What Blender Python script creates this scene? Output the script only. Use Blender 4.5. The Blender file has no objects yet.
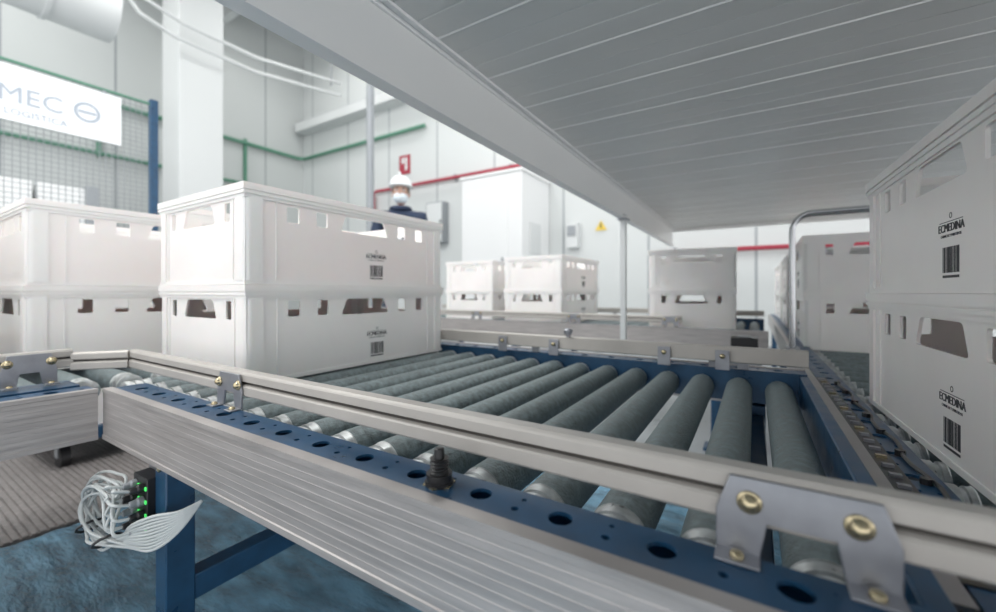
import bpy, bmesh, math, random
from mathutils import Matrix, Vector
random.seed(4)
H=0.72            # camera height
RT=H-0.185        # roller top
S=bpy.context.scene
try: S.view_settings.view_transform='Standard'
except Exception: pass

# ---------------------------------------------------------------- materials
def mat(name,col,rough=0.5,metal=0.0,noise=0.0,nscale=20,bump=0.0,bscale=60,emit=None,es=1,trans=0,sss=0,stretch=None,alpha=1):
    m=bpy.data.materials.new(name); m.use_nodes=True
    nt=m.node_tree; b=nt.nodes['Principled BSDF']
    b.inputs['Base Color'].default_value=(*col,1)
    b.inputs['Roughness'].default_value=rough
    b.inputs['Metallic'].default_value=metal
    if trans: b.inputs['Transmission Weight'].default_value=trans
    if sss:
        b.inputs['Subsurface Weight'].default_value=sss
        b.inputs['Subsurface Scale'].default_value=0.01
    if emit:
        b.inputs['Emission Color'].default_value=(*emit,1); b.inputs['Emission Strength'].default_value=es
    if noise or bump:
        tc=nt.nodes.new('ShaderNodeTexCoord'); mp=nt.nodes.new('ShaderNodeMapping')
        nt.links.new(tc.outputs['Object'],mp.inputs['Vector'])
        if stretch: mp.inputs['Scale'].default_value=stretch
    if noise:
        n=nt.nodes.new('ShaderNodeTexNoise'); n.inputs['Scale'].default_value=nscale; n.inputs['Detail'].default_value=5
        nt.links.new(mp.outputs[0],n.inputs['Vector'])
        r=nt.nodes.new('ShaderNodeMapRange'); r.inputs['From Min'].default_value=0.3; r.inputs['From Max'].default_value=0.7
        r.inputs['To Min'].default_value=1-noise; r.inputs['To Max'].default_value=1+noise
        nt.links.new(n.outputs['Fac'],r.inputs['Value'])
        mx=nt.nodes.new('ShaderNodeVectorMath'); mx.operation='SCALE'
        mx.inputs[0].default_value=col
        nt.links.new(r.outputs[0],mx.inputs['Scale'])
        nt.links.new(mx.outputs[0],b.inputs['Base Color'])
        r2=nt.nodes.new('ShaderNodeMath'); r2.operation='MULTIPLY'; r2.inputs[1].default_value=rough
        nt.links.new(r.outputs[0],r2.inputs[0]); nt.links.new(r2.outputs[0],b.inputs['Roughness'])
    if bump:
        n2=nt.nodes.new('ShaderNodeTexNoise'); n2.inputs['Scale'].default_value=bscale; n2.inputs['Detail'].default_value=4
        nt.links.new(mp.outputs[0],n2.inputs['Vector'])
        bp=nt.nodes.new('ShaderNodeBump'); bp.inputs['Strength'].default_value=bump; bp.inputs['Distance'].default_value=0.01
        nt.links.new(n2.outputs['Fac'],bp.inputs['Height']); nt.links.new(bp.outputs[0],b.inputs['Normal'])
    return m
M_crate=mat('crate_plastic',(0.88,0.845,0.825),0.33,noise=0.03,nscale=6,bump=0.05,bscale=40,sss=0.1)
M_ink=mat('label_ink',(0.04,0.04,0.045),0.6)
M_blue=mat('blue_steel',(0.014,0.065,0.14),0.34,0.1,noise=0.2,nscale=30)
M_alu=mat('anodised_beam',(0.42,0.395,0.385),0.36,0.45,noise=0.16,nscale=10,stretch=(1,1,14),bump=0.05)
M_rail=mat('guide_rail_plastic',(0.47,0.445,0.415),0.38,0.15,noise=0.06,nscale=15)
M_groove=mat('rail_groove_dark',(0.04,0.035,0.03),0.6)
M_steel=mat('stainless_bracket',(0.33,0.34,0.37),0.38,0.7,noise=0.12,nscale=40)
M_brass=mat('zinc_yellow_bolt',(0.50,0.43,0.28),0.25,0.9)
M_sleeve=mat('roller_sleeve',(0.165,0.205,0.212),0.55,0.0,noise=0.42,nscale=95,bump=0.35,bscale=380)
M_zinc=mat('roller_zinc',(0.55,0.57,0.57),0.38,0.6,noise=0.3,nscale=70)
M_black=mat('black_plastic',(0.02,0.02,0.022),0.35)
M_white=mat('white_paint',(0.66,0.68,0.68),0.5)
M_panel=mat('canopy_panel',(0.74,0.74,0.725),0.32,0.0,noise=0.03,nscale=3)
M_fascia=mat('canopy_fascia',(0.88,0.88,0.87),0.3,0.0,noise=0.02,nscale=3)
M_seam=mat('seam_light',(0.92,0.92,0.92),0.4)
M_gray=mat('gray_paint',(0.30,0.32,0.34),0.45,0.2)
M_green=mat('green_paint',(0.10,0.26,0.18),0.5)
M_red=mat('red_paint',(0.36,0.035,0.06),0.5)
M_yel=mat('warning_yellow',(0.8,0.58,0.08),0.5)
M_cable=mat('cable_gray',(0.55,0.58,0.58),0.4)
M_led=mat('led_green',(0.05,0.6,0.1),0.4,emit=(0.1,1,0.2),es=0.6)
M_tube=mat('steel_tube',(0.55,0.56,0.58),0.25,0.9)

# ---------------------------------------------------------------- mesh builder
def tmp_mesh(cu):
    ob=bpy.data.objects.new('tmp',cu); S.collection.objects.link(ob)
    dg=bpy.context.evaluated_depsgraph_get()
    me=bpy.data.meshes.new_from_object(ob.evaluated_get(dg))
    bpy.data.objects.remove(ob); bpy.data.curves.remove(cu)
    return me
I4=Matrix.Identity(4)
class MB:
    def __init__(s): s.bm=bmesh.new(); s.mats=[]
    def mi(s,m):
        if m not in s.mats: s.mats.append(m)
        return s.mats.index(m)
    def box(s,a,b,m,M=I4):
        k=s.mi(m)
        vs=[s.bm.verts.new(M@Vector((x,y,z))) for x in (a[0],b[0]) for y in (a[1],b[1]) for z in (a[2],b[2])]
        for f in ((0,1,3,2),(4,6,7,5),(0,4,5,1),(2,3,7,6),(0,2,6,4),(1,5,7,3)):
            fc=s.bm.faces.new([vs[i] for i in f]); fc.material_index=k
    def rings(s,rings,m,caps=True,closed=False):
        k=s.mi(m) if not isinstance(m,list) else None
        R=[[s.bm.verts.new(p) for p in r] for r in rings]
        n=len(R[0]); cnt=len(R)-1 if not closed else len(R)
        for i in range(cnt):
            A=R[i];B=R[(i+1)%len(R)]
            for j in range(n):
                f=s.bm.faces.new([A[j],A[(j+1)%n],B[(j+1)%n],B[j]]); f.material_index=k if k is not None else s.mi(m[i])
        if caps and not closed:
            f=s.bm.faces.new(list(reversed(R[0]))); f.material_index=k if k is not None else s.mi(m[0])
            f=s.bm.faces.new(R[-1]); f.material_index=k if k is not None else s.mi(m[-1])
    def lathe(s,p0,p1,prof,m,seg=24,M=I4):
        p0=M@Vector(p0);p1=M@Vector(p1); ax=(p1-p0).normalized()
        u=ax.orthogonal().normalized(); v=ax.cross(u)
        rs=[[p0+ax*t+(u*math.cos(2*math.pi*j/seg)+v*math.sin(2*math.pi*j/seg))*r for j in range(seg)] for t,r in prof]
        s.rings(rs,m)
    def cyl(s,p0,p1,r,m,seg=20,M=I4,r2=None):
        L=(Vector(p1)-Vector(p0)).length
        s.lathe(p0,p1,[(0,r),(L,r if r2 is None else r2)],m,seg,M)
    def tube(s,pts,r,m,seg=8,M=I4,closed=False):
        pts=[M@Vector(p) for p in pts]; rs=[]; n=len(pts); up=None
        for i,p in enumerate(pts):
            a=pts[i-1] if i>0 else (pts[-1] if closed else p); b=pts[i+1] if i<n-1 else (pts[0] if closed else p)
            t=(b-a).normalized()
            if up is None: up=t.orthogonal().normalized()
            up=(up-t*up.dot(t))
            up=up.normalized() if up.length>1e-6 else t.orthogonal().normalized()
            w=t.cross(up)
            rs.append([p+(up*math.cos(2*math.pi*j/seg)+w*math.sin(2*math.pi*j/seg))*r for j in range(seg)])
        s.rings(rs,m,closed=closed)
    def prof(s,pts,x0,x1,m,M=I4):   # extrude (y,z) polygon along X
        s.rings([[M@Vector((x0,y,z)) for y,z in pts],[M@Vector((x1,y,z)) for y,z in pts]],m)
    def addmesh(s,me,M,m):
        nv=len(s.bm.verts); nf=len(s.bm.faces)
        s.bm.from_mesh(me); s.bm.verts.ensure_lookup_table(); s.bm.faces.ensure_lookup_table()
        k=s.mi(m)
        for v in s.bm.verts[nv:]: v.co=M@v.co
        for f in s.bm.faces[nf:]: f.material_index=k
        bpy.data.meshes.remove(me)
    def plate(s,outer,holes,th,M,m):   # 2D shape in local XY, thickness along local Z
        cu=bpy.data.curves.new('t','CURVE'); cu.dimensions='2D'; cu.fill_mode='BOTH'; cu.extrude=th/2
        for pl in [outer]+holes:
            sp=cu.splines.new('POLY'); sp.points.add(len(pl)-1)
            for i,(x,y) in enumerate(pl): sp.points[i].co=(x,y,0,1)
            sp.use_cyclic_u=True
        s.addmesh(tmp_mesh(cu),M,m)
    def text(s,t,size,M,m,ext=0.0004,align='CENTER'):
        cu=bpy.data.curves.new('t','FONT'); cu.body=t; cu.size=size; cu.extrude=ext; cu.align_x=align; cu.resolution_u=3
        s.addmesh(tmp_mesh(cu),M,m)
    def mesh(s,name,smooth=True,angle=35):
        me=bpy.data.meshes.new(name)
        bmesh.ops.remove_doubles(s.bm,verts=s.bm.verts,dist=1e-6)
        bmesh.ops.recalc_face_normals(s.bm,faces=s.bm.faces)
        s.bm.to_mesh(me); s.bm.free()
        for m in s.mats: me.materials.append(m)
        if smooth:
            for p in me.polygons: p.use_smooth=True
            me.set_sharp_from_angle(angle=math.radians(angle))
        return me
    def obj(s,name,parent=None,smooth=True,bevel=0,loc=None,angle=35):
        ob=bpy.data.objects.new(name,s.mesh(name,smooth,angle)); S.collection.objects.link(ob)
        if parent: ob.parent=parent
        if loc: ob.location=loc
        if bevel:
            b=ob.modifiers.new('bevel','BEVEL'); b.width=bevel; b.segments=2; b.limit_method='ANGLE'; b.angle_limit=math.radians(40)
        return ob
def empty(name,loc=(0,0,0)):
    e=bpy.data.objects.new(name,None); S.collection.objects.link(e); e.location=loc; e.empty_display_size=0.1
    return e
def circ(cx,cy,r,n=18,ry=None):
    return [(cx+r*math.cos(2*math.pi*i/n),cy+(ry or r)*math.sin(2*math.pi*i/n)) for i in range(n)]
def rpoly(pts,r,n=3):
    out=[];N=len(pts)
    for i in range(N):
        p=Vector(pts[i]);a=Vector(pts[i-1]);b=Vector(pts[(i+1)%N])
        s0=p+(a-p).normalized()*r; s1=p+(b-p).normalized()*r
        for k in range(n+1):
            t=k/n; q=s0*(1-t)**2+p*2*t*(1-t)+s1*t*t; out.append((q.x,q.y))
    return out
def TR(x,y,z,rz=0): return Matrix.Translation((x,y,z))@Matrix.Rotation(math.radians(rz),4,'Z')

# ---------------------------------------------------------------- room shell
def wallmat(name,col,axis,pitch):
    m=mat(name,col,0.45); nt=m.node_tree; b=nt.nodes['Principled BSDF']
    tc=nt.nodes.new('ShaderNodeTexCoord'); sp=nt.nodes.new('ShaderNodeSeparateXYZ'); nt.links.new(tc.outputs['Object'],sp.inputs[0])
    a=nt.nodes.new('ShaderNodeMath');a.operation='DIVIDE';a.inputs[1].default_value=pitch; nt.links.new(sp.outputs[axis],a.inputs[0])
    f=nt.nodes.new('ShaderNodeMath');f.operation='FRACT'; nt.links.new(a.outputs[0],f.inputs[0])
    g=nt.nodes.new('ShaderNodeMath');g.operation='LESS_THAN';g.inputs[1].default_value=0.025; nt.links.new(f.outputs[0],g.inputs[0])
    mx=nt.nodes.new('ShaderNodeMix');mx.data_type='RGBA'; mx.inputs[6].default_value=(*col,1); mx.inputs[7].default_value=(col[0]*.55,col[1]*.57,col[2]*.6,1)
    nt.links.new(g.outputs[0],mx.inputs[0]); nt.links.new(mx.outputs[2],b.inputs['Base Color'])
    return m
def slab(name,a,b,m):
    q=MB(); q.box(a,b,m); return q.obj(name,smooth=False)
M_floor=mat('floor_resin',(0.36,0.39,0.41),0.3,noise=0.12,nscale=3,bump=0.03,bscale=8)
slab('floor',(-8.2,-4,-0.1),(5,5.4,0),M_floor)
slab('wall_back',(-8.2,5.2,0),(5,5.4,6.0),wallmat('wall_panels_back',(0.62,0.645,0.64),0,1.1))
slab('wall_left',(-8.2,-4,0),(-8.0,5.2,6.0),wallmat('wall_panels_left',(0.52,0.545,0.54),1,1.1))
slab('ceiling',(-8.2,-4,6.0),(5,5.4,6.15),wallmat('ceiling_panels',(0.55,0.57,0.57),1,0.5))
q=MB(); q.box((-7.98,5.14,0),(5,5.2,0.15),M_gray); q.obj('baseboard_back')
q=MB(); q.box((-8,-4,0),(-7.94,5.1,0.15),M_gray); q.obj('baseboard_left')
q=MB(); q.box((-7.2,2.5,0),(-6.65,3.05,6),M_white); q.box((-7.25,2.45,0),(-6.6,3.1,1.5),M_gray)
q.box((-7.23,2.47,1.5),(-6.62,3.08,1.56),M_white); q.obj('building_column',bevel=0.01)
q=MB()
for y in (0.4,2.0,3.6):
    q.box((-8,y,5.5),(0,y+0.12,5.53),M_white); q.box((-8,y+0.05,5.53),(0,y+0.07,5.97),M_white); q.box((-8,y,5.97),(0,y+0.12,6.0),M_white)
q.obj('roof_beams')
q=MB(); q.lathe((-5.9,-3.9,3.75),(-5.9,1.6,3.75),[(0,.33)]+sum([[(k-.02,.33),(k-.02,.345),(k+.02,.345),(k+.02,.33)] for k in (1,2,3,4,5)],[])+[(5.5,.33)],M_white,28)
for y in (0,1.4):
    q.box((-5.91,y,4.05),(-5.89,y+.03,6.0),M_gray)
q.obj('ventilation_duct')
q=MB()
for dz,dy in ((0,0),(0.22,.1)):
    q.tube([(-6.42,0.3,5.0+dz),(-6.42,1.7,4.5+dz),(-6.42,2.0,4.15+dz),(-6.42,2.35+dy,4.05+dz),(-6.42,3.4,4.05+dz),(-6.42,4.9,4.3+dz)],0.025,M_white)
for y in (.5,4.7): q.box((-6.43,y,5.0 if y<1 else 4.4),(-6.41,y+.02,6.0),M_gray)
q.obj('conduit_pipes')
q=MB(); z=H+2.73
q.tube([(-7.93,-3.9,z),(-7.93,5.05,z),(-7.85,5.13,z),(-4.6,5.13,z)],0.035,M_green)
q.tube([(-7.93,-3.9,z-.75),(-7.93,5.05,z-.75)],0.03,M_green)
for y in (-2,0,2,4): q.box((-7.999,y,z-.8),(-7.93,y+.04,z+.08),M_green)
q.obj('green_wall_pipe')
q=MB(); z=H+1.79
q.tube([(-5.8,5.13,.9),(-5.8,5.13,z-.06),(-5.74,5.13,z),(-2.8,5.13,z),(-2.72,5.13,z),(-.6,5.13,z)],0.028,M_red)
for x in (-5.2,-4,-3,-1.5): q.box((x,5.13,z-.05),(x+.03,5.199,z+.05),M_gray)
q.obj('red_fire_pipe')
q=MB(); z=H+.46
q.tube([(-.9,5.1,z),(2.5,5.1,z)],0.025,M_red)
for x in (-.8,.6,2): q.box((x,5.1,z-.05),(x+.03,5.199,z+.05),M_gray)
q.obj('red_fire_pipe')
q=MB(); q.box((-7.9,4.95,3.95),(-2.0,5.199,4.12),M_white); q.box((-7.9,5.0,4.12),(-2.0,5.199,4.16),M_gray); q.obj('cable_trunking')
q=MB(); q.box((-5.22,5.18,H+2.02),(-4.98,5.199,H+2.34),M_red); q.box((-5.16,5.175,H+2.2),(-5.1,5.18,H+2.3),M_white); q.box((-5.08,5.175,H+2.08),(-5.03,5.18,H+2.3),M_white)
q.obj('fire_extinguisher_sign')
q=MB(); Mt=Matrix.Translation((-1.67,5.19,H+.84))@Matrix.Rotation(math.radians(90),4,'X')
q.plate([(-.075,-.05),(.075,-.05),(0,.075)],[],.01,Mt,M_yel)
q.plate([(-.012,-.02),(.012,-.02),(.006,.045),(-.006,.045)],[],.014,Mt,M_black); q.obj('warning_triangle_sign')
q=MB(); q.box((-4.5,5.05,1.5),(-4.15,5.199,2.15),M_gray); q.box((-4.48,5.04,1.52),(-4.17,5.05,2.13),M_white); q.box((-4.2,5.03,1.8),(-4.18,5.04,1.86),M_black)
q.obj('electrical_cabinet',bevel=.005)
q=MB(); q.box((-2.1,5.08,1.3),(-1.95,5.199,1.62),M_white); q.box((-2.08,5.07,1.45),(-1.97,5.08,1.58),M_gray)
q.obj('wall_switch_box')
M_cabin=mat('cabin_white',(0.80,0.81,0.81),.4)
q=MB(); q.box((-3.29,4.4,0),(-2.39,5.19,2.19),M_cabin); q.box((-3.31,4.38,2.19),(-2.37,5.19,2.23),M_cabin)
q.box((-3.2,4.385,0.05),(-2.58,4.4,1.95),M_cabin); q.box((-2.66,4.36,1.0),(-2.63,4.385,1.15),M_gray); q.box((-2.389,4.6,1.2),(-2.375,4.9,1.6),M_white)
q.obj('white_control_cabin',bevel=.008)
q=MB(); q.lathe((-3.95,3.44,0),(-3.95,3.44,3.3),[(0,.12),(.012,.12),(.012,.045),(3.28,.045),(3.3,.03)],M_gray,16); q.box((-4.0,3.42,3.0),(-3.9,3.46,3.12),M_gray); q.obj('steel_post')
q=MB(); q.box((-4.98,2.9,0),(-4.92,2.96,1.95),M_blue); q.box((-5.03,2.85,0),(-4.87,3.01,.012),M_blue); q.obj('fence_post',bevel=.004)
for i,(x,y) in enumerate([(-6.4,0.9),(-3.9,0.9),(-6.4,4.0),(-3.6,4.3),(-1.5,4.3),(-1.9,-1.0),(-4.8,-1.8)]):  # camera-side lamps ending the list are unseen, added as fill light
    q=MB(); me_=mat('lamp_diffuser_%d'%i,(1,1,1),emit=(1,.99,.97),es=4)
    q.box((x-.6,y-.12,5.3),(x+.6,y+.12,5.38),M_white); q.box((x-.57,y-.1,5.29),(x+.57,y+.1,5.3),me_)
    for dx in (-.4,.4): q.cyl((x+dx,y,5.38),(x+dx,y,6.0),.006,M_gray,6)
    o=q.obj('ceiling_and_fill_lamp')
    l=bpy.data.lights.new('lamp_light','AREA'); l.shape='RECTANGLE'; l.size=1.2; l.size_y=.8; l.energy=[30,55,20,32,50,120,60][i]; l.color=(1,.99,.97)
    lo=bpy.data.objects.new('lamp_light',l); S.collection.objects.link(lo); lo.location=(x,y,5.27); lo.parent=o
# ---------------------------------------------------------------- safety fence + sign
fe=empty('safety_fence',(-3.5,0,0))
q=MB()
ftop=2.0
for y in (-1.4,1.166): q.box((-.022,y-.022,0),(.022,y+.022,ftop+.03),M_blue); q.box((-.07,y-.07,0),(.07,y+.07,.012),M_blue)
q.obj('posts',fe,bevel=.003)
q=MB()
y=-1.36
while y<1.13: q.box((-.002,y,.1),(.002,y+.003,ftop),M_gray); y+=.03
z=.1
while z<ftop+.001: q.box((-.0045,-1.37,z),(-.0005,1.13,z+.003),M_gray); z+=.03
for z in (.1,1.0,ftop): q.box((-.007,-1.37,z-.007),(.007,1.144,z+.007),M_green if z>1.5 else M_gray)
q.obj('mesh',fe,smooth=False)
M_sign=mat('sign_white',(0.92,0.94,0.96),.5,emit=(.95,.97,1),es=.08)  # unlit banner; faint emission added to brighten its white
M_signink=mat('sign_ink',(0.45,0.50,0.57),.5)
q=MB(); q.box((.014,-.5,H+.945),(.022,.99,H+1.25),M_sign)
for y in (-.45,.2,.9): q.box((.0,y,H+1.25),(.02,y+.02,H+1.27),M_gray)
RS=Matrix.Rotation(math.radians(90),4,'Z')@Matrix.Rotation(math.radians(90),4,'X')
q.text('MEC',.13,Matrix.Translation((.0235,.60,H+1.05))@RS,M_signink,.001)
Mt2=Matrix.Translation((.0235,.83,H+1.1))@RS
q.plate(circ(0,0,.06,28),[circ(0,0,.045,28)],.002,Mt2,M_signink); q.plate([(-.04,-.008),(.04,-.008),(.04,.008),(-.04,.008)],[],.002,Mt2,M_signink)
q.text('LOGISTICA',.05,Matrix.Translation((.0235,.62,H+.98))@RS,M_signink,.001)
q.obj('banner_sign',fe)
q=MB()
for z in [k*.06+.2 for k in range(19)]: q.box((-5.6,.45,z),(-5.58,1.0,z+.012),M_green)
for y in [k*.05+.45 for k in range(12)]: q.box((-5.6,y,.15),(-5.585,y+.01,1.3),M_green)
for y in (.45,1.0):
    for x in (-5.6,-6.2): q.tube([(x,y,.08),(x,y,1.35)],.018,M_green)
q.box((-6.2,.45,.12),(-5.6,1.0,.16),M_green)
for y in (.5,.95):
    for x in (-5.65,-6.15): q.cyl((x,y-.015,.05),(x,y+.015,.05),.05,M_black,14)
q.obj('green_roll_cage')
q=MB()
q.box((-7.0,.2,0),(-6.3,.3,1.9),M_gray); q.box((-7.0,1.5,0),(-6.3,1.6,1.9),M_gray)
for z in (.1,.75,1.4): q.box((-7.0,.2,z),(-6.3,1.6,z+.05),M_blue)
for z in (.15,.8,1.45):
    for k in range(3): q.box((-6.95,.34+k*.4,z),(-6.35,.70+k*.4,z+.42),M_cabin)
q.obj('storage_rack',bevel=.006)

# ---------------------------------------------------------------- canopy / mezzanine
cz=H+.43
cn=empty('mezzanine_canopy',(0,0,cz))
q=MB()
ys=[.542+.155*k for k in range(-12,17)]
prof=[]
for k,y in enumerate(ys[:-1]):
    prof+=[(y+.0015,.006),(y+.0015,0.0),(y+.006,-.0012),(y+.050,-.0012),(y+.052,.0008),(y+.0535,-.0008),(y+.102,-.0008),(y+.104,.0008),(y+.1055,-.0012),(y+.149,-.0012),(y+.1535,0),(y+.1535,.006)]
prof+=[(ys[-1],.05),(ys[0],.05)]
q.prof(prof,-.47,2.6,M_panel)
q.obj('ceiling_panels',cn,smooth=False)
q=MB()
for y in ys[1:-1]: q.box((-.465,y-.0007,-.0028),(2.55,y+.0005,.004),M_seam)
q.obj('seam_strips',cn,smooth=False)
q=MB()
pf=[(-.475,.0),(-.475,-.112),(-.463,-.112),(-.463,-.119),(-.49,-.119),(-.49,.06),(-.475,.06)]
def profY(q,pf,y0,y1,m):
    q.rings([[Vector((x,y0,z)) for x,z in pf],[Vector((x,y1,z)) for x,z in pf]],m)
profY(q,pf,ys[0],ys[-1],M_fascia)
profY(q,[(-.475,-.0005),(-.455,-.0005),(-.455,-.006),(-.459,-.006),(-.461,-.003),(-.468,-.003),(-.470,-.008),(-.475,-.008)],ys[0],ys[-1],M_seam)
q.obj('fascia_beam',cn,smooth=False)
q=MB(); q.box((-.49,ys[-1]-.001,-.02),(2.6,ys[-1]+.03,.06),M_fascia); q.obj('end_trim',cn)
q=MB()
for (x,y) in ((-.475,1.78),(2.5,1.78),(2.5,-1.2),(2.5,3.0)):
    q.box((x-.011,y-.011,-cz),(x+.011,y+.011,-.02 if x>0 else -.10),M_white); q.box((x-.04,y-.04,-cz),(x+.04,y+.04,-cz+.008),M_gray)
    q.box((x-.02,y-.03,-.124 if x<0 else -.03),(x+.02,y+.03,-.119 if x<0 else -.022),M_steel)
q.obj('support_posts',cn)

# ---------------------------------------------------------------- conveyors
def side(beam,pl,M,L,holes=True,hoff=0.0,pw=.044,web=True,px0=0):
    p=[(0,.017),(0,.011),(.0012,.010)]
    z=.004
    while z>-.060: p+=[(.0012,z),(.00095,z-.0006),(.0012,z-.0012)]; z-=.0085
    p+=[(.0012,-.063),(0,-.064),(0,-.071),(.014,-.071),(.014,.017)]
    beam.prof(p,0,L,M_alu,M)
    hs=[]
    if holes:
        x=hoff
        while x<L-.02:
            if x>.02:
                hs.append(circ(x,.017+.022,.0095,16))
                if x+.036<L-.012: hs.append(circ(x+.036,.017+.016,.0032,10)); hs.append(circ(x+.036,.017+.032,.0022,8))
            x+=.072
    pl.plate([(px0,.017),(L,.017),(L,.017+pw),(px0,.017+pw)],hs,.003,M@Matrix.Translation((0,0,.0135)),M_blue)
    pl.box((px0,.017,-.06),(L,.020,.0119),M_blue,M)
    if web: pl.box((px0,.017+pw-.003,-.055),(L,.017+pw,.0119),M_blue,M)
def rail(q,M,x0,x1,off=.066,top=.068):
    t=top
    p=[(off+.001,t-.002),(off,t-.004),(off,t-.013),(off+.004,t-.0145),(off+.004,t-.0175),(off,t-.019),(off-.0015,t-.021),(off-.0015,t-.032),(off,t-.034),(off+.016,t-.034),(off+.018,t-.032),(off+.018,t-.002),(off+.016,t),(off+.003,t)]
    q.prof(p,x0,x1,M_rail,M)
    q.box((x0,off+.0030,t-.0172),(x1,off+.0045,t-.0148),M_groove,M)
def bracket(q,M,x,off=.066,top=.068,w=.078):
    Mp=M@Matrix.Translation((x,off-.0035,0))@Matrix.Rotation(math.radians(90),4,'X')
    h=w/2; lw=w*.27
    o=[(-h,.016),(-h+lw,.016),(-h+lw+.004,.038),(h-lw-.004,.038),(h-lw,.016),(h,.016),(h,.042),(h-.008,top-.003),(-h+.008,top-.003),(-h,.042)]
    q.plate(o,[],.003,Mp,M_steel)
    for a in (-h,h-lw):
        q.box((x+a,off-.020,.0152),(x+a+lw,off-.002,.0172),M_steel,M)
        q.lathe((x+a+lw/2,off-.013,.017),(x+a+lw/2,off-.013,.021),[(0,.0045),(.003,.004),(.004,.002)],M_brass,10,M)
    for a in (-.027,.027):
        q.lathe((x+a,off-.005,top-.018),(x+a,off-.013,top-.018),[(0,.0074),(.0015,.0074),(.0018,.0056),(.004,.005),(.006,.0033),(.0068,.001)],M_brass,16,M)
def roller(q,p0,p1,r=.025,col=.05):
    L=(Vector(p1)-Vector(p0)).length
    pr=[(0,.008),(.006,.008),(.006,r-.004),(.008,r-.001),(.018,r-.001),(.019,r-.0035),(.023,r-.0035),(.024,r-.001),(.032,r-.001),(.033,r-.0035),(.037,r-.0035),(.038,r-.001),(col-.001,r-.001),(col,r),
        (L-.02,r),(L-.019,r-.001),(L-.006,r-.002),(L-.006,.008),(L,.008)]
    ms=[M_zinc]*(13)+[M_sleeve]+[M_zinc]*5
    q.lathe(p0,p1,pr,ms,28)
RC=RT-.025
mc=empty('roller_conveyor')
bq=MB();pq=MB();rq=MB();kq=MB()
MN=TR(-.968,.25,RT); side(bq,pq,MN,1.70,hoff=.052)
MF=TR(.092,1.115,RT,180); side(bq,pq,MF,1.21,hoff=.05)
rail(rq,MN,-.112,1.30)
rail(rq,TR(.092,1.115,RT,180),-.0,1.21,top=.066)
rail(rq,TR(-1.12,.245,RT,52),0,.088,off=-.003)
bracket(kq,MN,-.662+.968,w=.07); bracket(kq,MN,.024+.968,w=.092)
for x in (-1.0,-.5,-.05): bracket(kq,MF,.092-x,top=.063)
# slim brackets seen on the inner side of the far rail
for x in (-.62,-.46,-.18,-.06):
    kq.box((x-.014,1.024,RT+.0152),(x+.014,1.0265,RT+.058),M_steel); kq.lathe((x,1.024,RT+.045),(x,1.016,RT+.045),[(0,.006),(.004,.005),(.006,.002)],M_brass,12)
q=MB()
x=.043
while x>-1.13:
    roller(q,(x,.312,RC),(x,1.053,RC)); x-=.072
q.obj('rollers',mc)
lq=MB()
for x in (-.79,.0,):
    for y in (.272,1.05):
        lq.box((x-.020,y,0.012),(x+.020,y+.04,RT-.06),M_blue); lq.box((x-.05,y-.03,0),(x+.05,y+.07,.012),M_blue)
        for zz in (RT-.09,RT-.2,.2): lq.cyl((x,y-.004,zz),(x,y,zz),.007,M_brass,6)
    lq.box((x-.017,.312,.22),(x+.017,1.05,.26),M_blue)
    lq.box((x-.017,.312,RT-.12),(x+.017,1.05,RT-.08),M_blue)
lq.box((-.773,.66,.222),(-.017,.70,.258),M_blue)
lq.obj('legs',mc,bevel=.002)
q=MB(); q.box((.078,.312,RT-.055),(.094,1.05,RT+.012),M_blue); q.obj('end_channel',mc,bevel=.002)
bq.obj('side_beams',mc,smooth=False); pq.obj('perforated_channels',mc); rq.obj('guide_rails',mc,smooth=False); kq.obj('rail_brackets',mc,bevel=.0006)
q=MB(); px,py,pz=-.238,.285,RT+.015
q.lathe((px,py,pz),(px,py,pz+.05),[(0,.013),(.003,.013),(.003,.0115),(.010,.0115),(.010,.0085)]+sum([[(.011+k*.0028,.0085),(.0124+k*.0028,.0072)] for k in range(4)],[])+[(.023,.0085),(.023,.0048),(.031,.0044),(.032,.003)],M_black,20)
q.lathe((px,py,pz),(px,py,pz+.01),[(0,.0145),(.0012,.0145),(.0014,.0135)],M_brass,6)
q.obj('threaded_plug',mc)
q=MB(); q.lathe((-.42,1.03,RT+.066),(-.42,1.03,RT+.09),[(0,.006),(.008,.006),(.008,.011),(.018,.012),(.022,.008)],M_steel,16); q.obj('knob',mc)

# left line (runs along Y)
lc=empty('roller_conveyor')
bq=MB();pq=MB();rq=MB();kq=MB()
ML=TR(-.968,-1.5,RT,90); side(bq,pq,ML,1.745,pw=.044,hoff=.04)
ML2=TR(-1.93,1.32,RT,-90); side(bq,pq,ML2,2.82,hoff=.04)
rail(rq,ML,0,1.747,off=.150,top=.075); rail(rq,ML2,0,2.82,top=.068)
for y in (.19,-.6): bracket(kq,ML,y+1.5,off=.150,top=.075,w=.07)
for y in (.1,-.6,.8): bracket(kq,ML2,1.32-y)
# inner steel strip and second channel under the rail
pq.box((0,.100,-.055),(1.745,.175,.0119),M_blue,ML); pq.box((0,.064,-.0),(1.745,.098,.004),M_steel,ML)
q=MB(); y=-1.42
while y<1.28:
    roller(q,(-1.147 if y<.25 else -1.185,y,RC),(-1.87,y,RC)); y+=.074
q.obj('rollers',lc)
lq=MB()
for y in (-1.0,1.15):
    for x in (-1.9,-1.05 if y<0 else -1.25):
        lq.box((x,y,0.012),(x+.04,y+.04,RT-.06),M_blue); lq.box((x-.03,y-.03,0),(x+.07,y+.07,.012),M_blue)
    lq.box((-1.86,y+.003,RT-.12),(-1.25 if y>0 else -1.05,y+.037,RT-.08),M_blue)
lq.obj('legs',lc)
bq.obj('side_beams',lc,smooth=False); pq.obj('perforated_channels',lc); rq.obj('guide_rails',lc,smooth=False); kq.obj('rail_brackets',lc,bevel=.0006)

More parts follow.
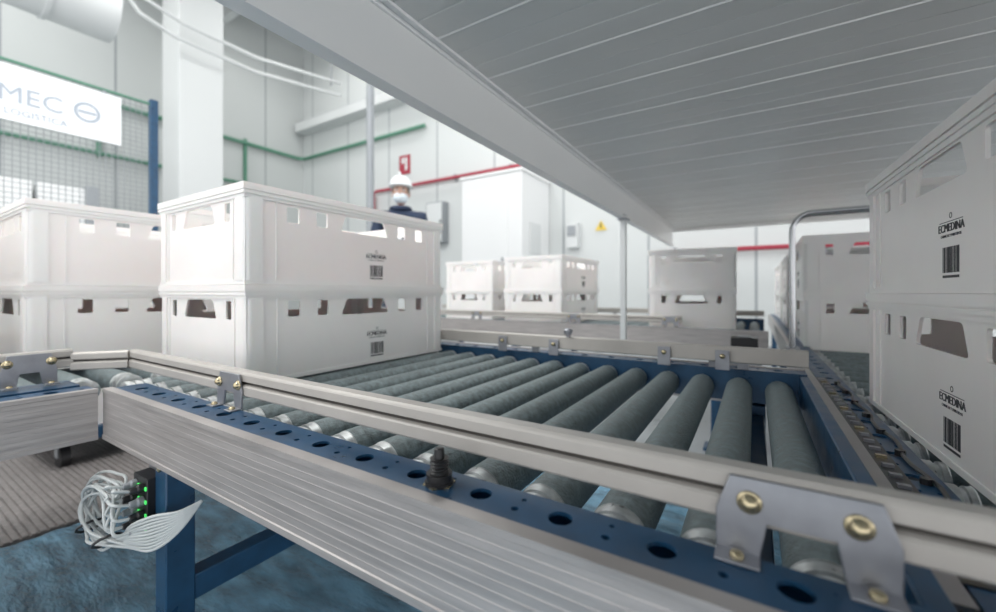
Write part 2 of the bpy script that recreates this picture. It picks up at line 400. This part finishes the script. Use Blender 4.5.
# far line (runs along X)
fc=empty('roller_conveyor')
bq=MB();pq=MB();rq=MB();kq=MB()
MA=TR(-2.5,2.1,RT); side(bq,pq,MA,2.55,hoff=.04); MB2=TR(.05,3.12,RT,180); side(bq,pq,MB2,2.55,hoff=.04)
rail(rq,MA,0,2.2); rail(rq,MB2,0,2.55)
for x in (-2.2,-1.5,-.85,-.35): bracket(kq,MA,x+2.5); bracket(kq,MB2,.05-x)
q=MB(); x=0.0
while x>-2.46: roller(q,(x,2.162,RC),(x,3.06,RC)); x-=.074
q.obj('rollers',fc)
lq=MB()
for x in (-2.3,-1.2,-.15):
    for y in (2.12,3.05): lq.box((x-.02,y,0.012),(x+.02,y+.04,RT-.06),M_blue); lq.box((x-.05,y-.03,0),(x+.05,y+.07,.012),M_blue)
    lq.box((x-.017,2.16,RT-.12),(x+.017,3.05,RT-.08),M_blue)
lq.obj('legs',fc)
bq.obj('side_beams',fc,smooth=False); pq.obj('perforated_channels',fc); rq.obj('guide_rails',fc,smooth=False); kq.obj('rail_brackets',fc)

# right line (runs along Y), a little lower
RR=RT-.017
rc=empty('roller_conveyor')
bq=MB();pq=MB();cq=MB()
MR=TR(.1,4.3,RR-.004,-90); side(bq,pq,MR,3.94,hoff=.04); MR2=TR(.70,.36,RR-.004,90); side(bq,pq,MR2,3.94,hoff=.04)
q=MB(); y=.40
while y<4.26: roller(q,(.162,y,RR-.025),(.638,y,RR-.025),col=.03); y+=.074
q.obj('rollers',rc)
lq=MB()
for y in (.42,1.6,2.8,4.1):
    for x in (.12,.65): lq.box((x,y,0.012),(x+.035,y+.04,RR-.07),M_blue); lq.box((x-.03,y-.03,0),(x+.065,y+.07,.012),M_blue)
    lq.box((.155,y+.003,RR-.12),(.65,y+.037,RR-.08),M_blue)
lq.box((.1,.345,RR-.075),(.70,.359,RR+.008),M_blue)
lq.obj('legs',rc)
for k in range(26):
    y=.40+k*.029
    cq.box((.118,y,RR+.012),(.128,y+.006,RR+.0155),M_steel if k%4 else M_brass)
    if k%3==0: cq.cyl((.145,y,RR+.01),(.145,y,RR+.017),.005,M_black,8)
cq.box((.114,.39,RR+.0105),(.133,1.16,RR+.0122),M_black)
cq.tube([(.148+.004*math.sin(i*1.3),.38+i*.03,RR+.014) for i in range(26)],.0022,M_black,6)
cq.obj('drive_chain',rc)
bq.obj('side_beams',rc,smooth=False); pq.obj('perforated_channels',rc)

q=MB()
for yy in (1.70,1.745):
    x0,x1,zt=.108,.69,H+.262; r=.055; P=[(x0,yy,RR+.01)]
    for k in range(7):
        a=math.pi-k*math.pi/12; P.append((x0+r+r*math.cos(a),yy,zt-r+r*math.sin(a)))
    for k in range(7):
        a=math.pi/2-k*math.pi/12; P.append((x1-r+r*math.cos(a),yy,zt-r+r*math.sin(a)))
    P.append((x1,yy,RR+.01)); q.tube(P,.008,M_tube,12)
for z in (RT+.06,RT+.2,RT+.34):
    q.tube([(.108,1.70,z),(.108,1.745,z)],.006,M_tube)
for x in (.108,.69): q.box((x-.02,1.68,RR+.0105),(x+.02,1.765,RR+.014),M_steel)
q.obj('guard_hoop')
q=MB(); q.lathe((-.03,1.55,RT-.04),(-.03,1.80,RT-.04),[(0,.028),(.01,.036)]+sum([[(.02+k*.018,.036),(.026+k*.018,.036),(.028+k*.018,.032),(.036+k*.018,.032)] for k in range(8)],[])+[(.2,.036),(.24,.03)],M_black,20)
q.box((-.07,1.62,RT-.005),(.01,1.70,RT+.03),M_black); q.box((-.05,1.635,RT+.03),(-.01,1.685,RT+.034),M_gray); q.box((-.08,1.52,0),(.02,1.58,RT-.02),M_gray); q.box((-.08,1.58,RT-.085),(.02,1.78,RT-.075),M_gray)
q.obj('drive_motor',bevel=.002)

# ---------------------------------------------------------------- crates
def crate_mesh():
    q=MB(); W,L,Hh=.2,.3,.1995
    def slot(c,w,z0,z1,sk=0): return rpoly([(c-w/2+sk,z0),(c+w/2+sk,z0),(c+w/2-sk,z1),(c-w/2-sk,z1)],.004)
    lh=[slot(-.195,.028,.132,.166),slot(-.125,.028,.132,.166),slot(.195,.028,.132,.166),slot(.125,.028,.132,.166),
        rpoly([(-.075,.130),(.075,.130),(.06,.168),(-.06,.168)],.007)]
    sh=[slot(-.125,.022,.128,.166),slot(.125,.022,.128,.166),rpoly([(-.075,.128),(.075,.128),(.058,.168),(-.058,.168)],.007)]
    for sg in (1,-1):
        M=Matrix.Translation((sg*(W-.008),0,0))@Matrix.Rotation(math.radians(90*sg),4,'Z')@Matrix.Rotation(math.radians(90),4,'X')
        q.plate([(-L+.006,.003),(L-.006,.003),(L-.006,.19),(-L+.006,.19)],lh,.004,M,M_crate)
        M=Matrix.Translation((0,-sg*(L-.008),0))@Matrix.Rotation(math.radians(0 if sg>0 else 180),4,'Z')@Matrix.Rotation(math.radians(90),4,'X')
        q.plate([(-W+.006,.003),(W-.006,.003),(W-.006,.19),(-W+.006,.19)],sh,.004,M,M_crate)
    def ring(z0,z1,o,i):
        for sg in (1,-1):
            q.box((sg*(W-o),-L+o,z0),(sg*(W-i),L-o,z1),M_crate); q.box((-W+i,sg*(L-o),z0),(W-i,sg*(L-i),z1),M_crate)
    ring(.186,Hh,0,.012); ring(.178,.1835,.0005,.011); ring(.171,.190,.003,.009)
    ring(0,.008,.004,.014)
    for sx in (1,-1):
        for sy in (1,-1):
            r=.014; c=(sx*(W-.0025-r),sy*(L-.0025-r))
            pts=[]
            a0={(1,1):0,(-1,1):90,(-1,-1):180,(1,-1):270}[(sx,sy)]
            for k in range(7):
                a=math.radians(a0+15*k); pts.append((c[0]+r*math.cos(a),c[1]+r*math.sin(a)))
            a=math.radians(a0); b=math.radians(a0+90)
            da=Vector((math.cos(b),math.sin(b)))
            db=Vector((math.cos(a),math.sin(a)))
            p0=Vector(pts[0])-da*.022; p1=Vector(pts[-1])-db*.022
            prof=[tuple(p0)]+pts+[tuple(p1),tuple(p1-da*.009),(c[0],c[1]),tuple(p0-db*.009)]
            q.rings([[Vector((x,y,.008)) for x,y in prof],[Vector((x,y,.172)) for x,y in prof]],M_crate)
    for sx in (1,-1):
        for y in (-.232,.232): q.box((sx*(W-.0062),y-.0015,.01),(sx*(W-.004),y+.0015,.172),M_crate)
    for sy in (1,-1):
        for x in (-.15,.15): q.box((x-.0015,sy*(L-.0062),.01),(x+.0015,sy*(L-.004),.172),M_crate)
    q.box((-W+.01,-L+.01,.003),(W-.01,L-.01,.007),M_crate)
    for sg in (1,-1):
        M=Matrix.Translation((sg*(W-.0059),sg*.035,0))@Matrix.Rotation(math.radians(90*sg),4,'Z')@Matrix.Rotation(math.radians(90),4,'X')
        for dx in (0,.0005,-.0005): q.text('ECMEDINA',.0135,M@Matrix.Translation((dx,.072,abs(dx)*.1)),M_ink,.0002)
        q.text('CARNICAS Y EMBUTIDOS',.0046,M@Matrix.Translation((0,.0655,0)),M_ink,.0002)
        q.plate(circ(0,.090,.0035,14),[circ(0,.090,.0025,14)],.0004,M,M_ink)
        q.plate([(-.030,.0830),(.030,.0830),(.030,.0838),(-.030,.0838)],[],.0004,M,M_ink)
        x=-.021; rr=random.Random(3)
        while x<.021:
            w=rr.choice((.0008,.0013,.0022)); q.plate([(x,.024),(x+w,.024),(x+w,.054),(x,.054)],[],.0004,M,M_ink); x+=w+rr.choice((.0008,.0012,.0018))
        q.plate([(-.021,.018),(.021,.018),(.021,.021),(-.021,.021)],[],.0004,M,M_ink)
    return q.mesh('plastic_crate')
CM=crate_mesh()
def stack(cx,cy,rz=0,z=RT,n=2,j=.4):
    for k in range(n):
        o=bpy.data.objects.new('plastic_crate',CM); S.collection.objects.link(o)
        o.location=(cx+random.uniform(-1,1)*.001*k,cy+random.uniform(-1,1)*.002*k,z+.0005+.2*k); o.rotation_euler=(0,0,math.radians(rz+random.uniform(-j,j)*k))
        b=o.modifiers.new('bevel','BEVEL'); b.width=.0014; b.segments=2; b.limit_method='ANGLE'; b.angle_limit=math.radians(50)
stack(-1.037,.722,0)
stack(.385,.72,2.0,z=RR)
stack(-1.61,.53,0)
stack(-1.61,-.20,0)
stack(-1.13,2.52,-2); stack(-1.70,2.64,1)
stack(-.30,2.54,6)
stack(.345,2.10,0,z=RR)
stack(.345,3.0,0,z=RR)
stack(.345,3.85,1,z=RR)
stack(-2.55,.75,0,z=.16,n=4)
q=MB(); q.box((-2.77,.43,.11),(-2.33,1.07,.159),M_blue)
for x in (-2.7,-2.4):
    for y in (.5,1.0): q.cyl((x,y-.015,.05),(x,y+.015,.05),.05,M_black,16); q.box((x-.02,y-.02,.05),(x+.02,y-.016,.12),M_gray)
q.obj('crate_dolly')

# ---------------------------------------------------------------- under the conveyor
vb=empty('connector_block')
q=MB()
q.box((-.865,.262,.335),(-.81,.285,.425),M_black)
for k in range(4):
    for j in range(2):
        zz=.347+.021*k; xx=-.852+.028*j
        q.lathe((xx,.262,zz),(xx,.244,zz),[(0,.0075),(.008,.0075),(.009,.006),(.018,.005)],M_gray if (k+j)%2 else M_black,12)
        q.box((xx+.008,.2600,zz-.003),(xx+.013,.2622,zz+.003),M_led)
q.box((-.87,.284,.42),(-.80,.288,.475),M_steel)
q.obj('housing',vb,bevel=.0015)
q=MB()
for k in range(11):
    xx=-.852+.028*(k%2); zz=.347+.021*((k//2)%4); P=[]
    a=.105+.004*(k-5)+random.uniform(-.006,.006); b=.045+.0025*(k-5); cx=-.905+random.uniform(-.01,.01); cz_=.36+random.uniform(-.008,.008)
    P.append((xx,.244,zz)); P.append((xx-.006,.226,zz+.006))
    for i in range(10):
        t=math.radians(62+i*24)
        P.append((cx+a*.78*math.cos(t),.228+.01*math.sin(i*.5+k)+.002*k,cz_+b*math.sin(t)))
    P+= [(-.83,.245,.322+.003*k),(-.77,.255,.332+.005*k),(-.735,.275,.36+.003*k),(-.72,.30,.40)]
    Q=[]; PV=[Vector(p) for p in P]
    for i in range(len(PV)-1):
        p0=PV[max(i-1,0)];p1=PV[i];p2=PV[i+1];p3=PV[min(i+2,len(PV)-1)]
        for s_ in range(5):
            t=s_/5; Q.append(.5*((2*p1)+(p2-p0)*t+(2*p0-5*p1+4*p2-p3)*t*t+(3*p1-p0-3*p2+p3)*t**3))
    Q.append(PV[-1]); q.tube(Q,.0022,M_cable,7)
for cx_ in (-.955,-.875): q.tube([(cx_+.008*math.cos(i*.628),.232+.018*math.sin(i*.628),.325+.010*math.cos(i*.628)) for i in range(10)],.0022,M_black,6,closed=True)
q.obj('cables',vb)

def sheet(name,x0,x1,y0,y1,nx,ny,amp,m,z0,seed):
    rr=random.Random(seed); W=[(rr.uniform(-14,14),rr.uniform(8,60),rr.uniform(0,6),rr.uniform(.2,1)) for _ in range(14)]
    bm=bmesh.new(); G=[]
    for i in range(nx):
        row=[]
        for j in range(ny):
            x=x0+(x1-x0)*i/(nx-1); y=y0+(y1-y0)*j/(ny-1)
            h=sum(w*abs(math.sin(a*x+b*y+p+.6*math.sin(7*x+p))) for a,b,p,w in W)/len(W)
            row.append(bm.verts.new((x,y,z0+amp*h)))
        G.append(row)
    for i in range(nx-1):
        for j in range(ny-1): bm.faces.new((G[i][j],G[i+1][j],G[i+1][j+1],G[i][j+1]))
    me=bpy.data.meshes.new(name); bm.to_mesh(me); bm.free(); me.materials.append(m)
    for p in me.polygons: p.use_smooth=True
    o=bpy.data.objects.new(name,me); S.collection.objects.link(o)
    return o
M_film=mat('blue_plastic_film',(0.12,0.255,0.36),0.16,0.35,noise=.5,nscale=14,bump=.7,bscale=70,stretch=(.6,1.6,1))
sheet('blue_plastic_film',-1.75,.6,-.6,1.5,200,260,.035,M_film,.004,2)
M_mat=mat('rubber_mat',(0.19,0.175,0.17),0.7,noise=.4,nscale=60)
q=MB()
y=-1.6
pf=[(-1.6,0)]
while y<1.4: pf+=[(y,.018),(y+.012,.018),(y+.013,.014),(y+.017,.014)]; y+=.018
pf+=[(y,0)]
q.prof(pf,-3.3,-1.78,M_mat); q.obj('rubber_floor_mat',smooth=False)

# ---------------------------------------------------------------- worker
wk=empty('worker',(-2.84,2.84,0)); wk.rotation_euler=(0,0,math.radians(40))
M_navy=mat('navy_jacket',(0.02,0.035,0.075),.7,noise=.15,nscale=15); M_trs=mat('work_trousers',(0.05,0.06,0.09),.8)
M_skin=mat('skin',(0.50,0.31,0.24),.5,sss=.1); M_hat=mat('hard_hat',(0.80,0.82,0.83),.25); M_mask=mat('face_mask',(0.75,0.83,0.88),.7)
M_shoe=mat('shoe',(0.03,0.03,0.03),.5); M_hair=mat('hair',(0.05,0.035,0.025),.7); M_eye=mat('eye_white',(.8,.8,.8),.2)
def skin_obj(name,V,E,R,mats,assign,parent,sub=2,root=0):
    me=bpy.data.meshes.new(name); me.from_pydata(V,E,[]); o=bpy.data.objects.new(name,me); S.collection.objects.link(o)
    o.modifiers.new('skin','SKIN')
    if not me.skin_vertices: me.skin_vertices.new()
    for i,r in enumerate(R):
        sv=me.skin_vertices[0].data[i]; sv.radius=r if isinstance(r,tuple) else (r,r); sv.use_root=(i==root)
    m=o.modifiers.new('sub','SUBSURF'); m.levels=sub; m.render_levels=sub
    dg=bpy.context.evaluated_depsgraph_get(); dg.update()
    m2=bpy.data.meshes.new_from_object(o.evaluated_get(dg)); bpy.data.objects.remove(o)
    m2.materials.clear()
    for k in mats: m2.materials.append(k)
    for p in m2.polygons: p.use_smooth=True; p.material_index=assign(p.center)
    o=bpy.data.objects.new(name,m2); S.collection.objects.link(o); o.parent=parent; return o
V=[(0,0,.95),(0,0,1.08),(0,-.005,1.25),(0,0,1.40),(0,0,1.48),(0,-.01,1.545),
   (.10,0,.90),(.115,-.01,.50),(.12,.02,.10),(.125,-.12,.05),
   (-.10,0,.90),(-.115,-.03,.50),(-.12,0,.10),(-.125,-.14,.05),
   (.19,0,1.42),(.245,-.01,1.15),(.20,-.17,.98),
   (-.19,0,1.42),(-.245,-.01,1.15),(-.22,-.14,.97)]
E=[(0,1),(1,2),(2,3),(3,4),(4,5),(0,6),(6,7),(7,8),(8,9),(0,10),(10,11),(11,12),(12,13),(3,14),(14,15),(15,16),(3,17),(17,18),(18,19)]
R=[(.15,.11),(.15,.11),(.17,.12),(.16,.105),(.075,.07),(.06,.06),.095,.065,.05,.045,.095,.065,.05,.045,.08,.058,.042,.08,.058,.042]
def asg(c):
    if c.z>1.515: return 2
    if c.z<.11: return 3
    if c.z<.86 and abs(c.x)<.19: return 1
    return 0
skin_obj('body',V,E,R,[M_navy,M_trs,M_skin,M_shoe],asg,wk)
for sx,wy,wz in ((1,-.17,.98),(-1,-.14,.97)):
    wx=.20 if sx>0 else -.22
    V=[(wx,wy-.01,wz-.01),(wx,wy-.06,wz-.04)]; E=[(0,1)]; R=[(.027,.018),(.038,.014)]
    for k,(dx,ln) in enumerate(((-.027,.07),(-.009,.08),(.009,.075),(.027,.06))):
        b=len(V); V+=[(wx+dx,wy-.07,wz-.05),(wx+dx*1.05,wy-.07-ln*.5,wz-.06-ln*.2),(wx+dx*1.0,wy-.07-ln*.7,wz-.07-ln*.6)]; E+=[(1,b),(b,b+1),(b+1,b+2)]; R+=[.0095,.0088,.0075]
    b=len(V); V+=[(wx-sx*.04,wy-.045,wz-.035),(wx-sx*.055,wy-.085,wz-.055)]; E+=[(0,b),(b,b+1)]; R+=[.011,.009]
    skin_obj('hand_left' if sx>0 else 'hand_right',V,E,R,[M_skin],lambda c:0,wk)
def ell(q,c,r,m,n=20,z0=-1,z1=1,mod=None):
    rs=[]
    for i in range(n+1):
        t=-math.pi/2+math.pi*i/n; zz=math.sin(t)
        if zz<z0-1e-6 or zz>z1+1e-6: continue
        rr=max(math.cos(t),.01); ring=[]
        for j in range(24):
            a=2*math.pi*j/24; p=Vector((rr*math.cos(a)*r[0],rr*math.sin(a)*r[1],zz*r[2]))
            if mod: p=mod(p)
            ring.append(Vector(c)+p)
        rs.append(ring)
    q.rings(rs,m)
hd=empty('head'); hd.parent=wk; hd.location=(0,-.01,1.65)
q=MB()
def hmod(p):
    if p.z<-.02: k=1+(p.z+.02)*2.6; p.x*=k; p.y*=(1+(p.z+.02)*1.2)
    return p
ell(q,(0,0,0),(.076,.096,.122),M_skin,mod=hmod)
ell(q,(0,-.098,-.018),(.012,.018,.022),M_skin,8)
for s_ in (1,-1):
    ell(q,(s_*.077,.01,-.005),(.010,.02,.032),M_skin,8); ell(q,(s_*.031,-.083,.012),(.014,.01,.009),M_eye,8); ell(q,(s_*.031,-.0915,.012),(.006,.004,.006),M_hair,8)
    q.box((s_*.031-.017,-.094,.028),(s_*.031+.017,-.086,.033),M_hair)
q.box((-.022,-.092,-.062),(.022,-.085,-.056),M_red)
ell(q,(0,.012,.012),(.082,.098,.118),M_hair,16,z0=-.3)
q.obj('face',hd)
q=MB(); ell(q,(0,-.026,-.05),(.068,.088,.056),M_mask,14)
for s_ in (1,-1): q.tube([(s_*.06,-.06,-.03),(s_*.08,-.02,-.01),(s_*.085,.015,.0)],.002,M_mask,5)
q.obj('mask',hd)
q=MB(); ell(q,(0,.005,.055),(.108,.132,.115),M_hat,18,z0=0); ell(q,(0,-.012,.052),(.114,.148,.008),M_hat,10)
q.box((-.008,-.12,.09),(.008,.12,.172),M_hat); q.obj('hard_hat',hd,bevel=.003)
q=MB(); q.tube([(.085*math.cos(a),-.005+.08*math.sin(a),1.50) for a in [i*math.pi/8 for i in range(16)]],.022,M_navy,10,closed=True); q.obj('collar',wk)
q=MB(); q.box((-.02,-.135,1.0),(.02,-.115,1.42),M_hat); q.obj('jacket_zip_strip',wk,bevel=.003)

# ---------------------------------------------------------------- world, camera
w=bpy.data.worlds.new('world'); S.world=w; w.use_nodes=True
w.node_tree.nodes['Background'].inputs[0].default_value=(.985,.99,1,1); w.node_tree.nodes['Background'].inputs[1].default_value=2.15
cd=bpy.data.cameras.new('camera'); cam=bpy.data.objects.new('camera',cd); S.collection.objects.link(cam)
cam.location=(0,0,H); cam.rotation_euler=(math.radians(90),0,math.radians(31.8))
cd.sensor_width=36; cd.lens=36*414/996; cd.shift_y=-14/996; cd.clip_start=.01
cd.dof.use_dof=True; cd.dof.focus_distance=.52; cd.dof.aperture_fstop=3.2
S.camera=cam
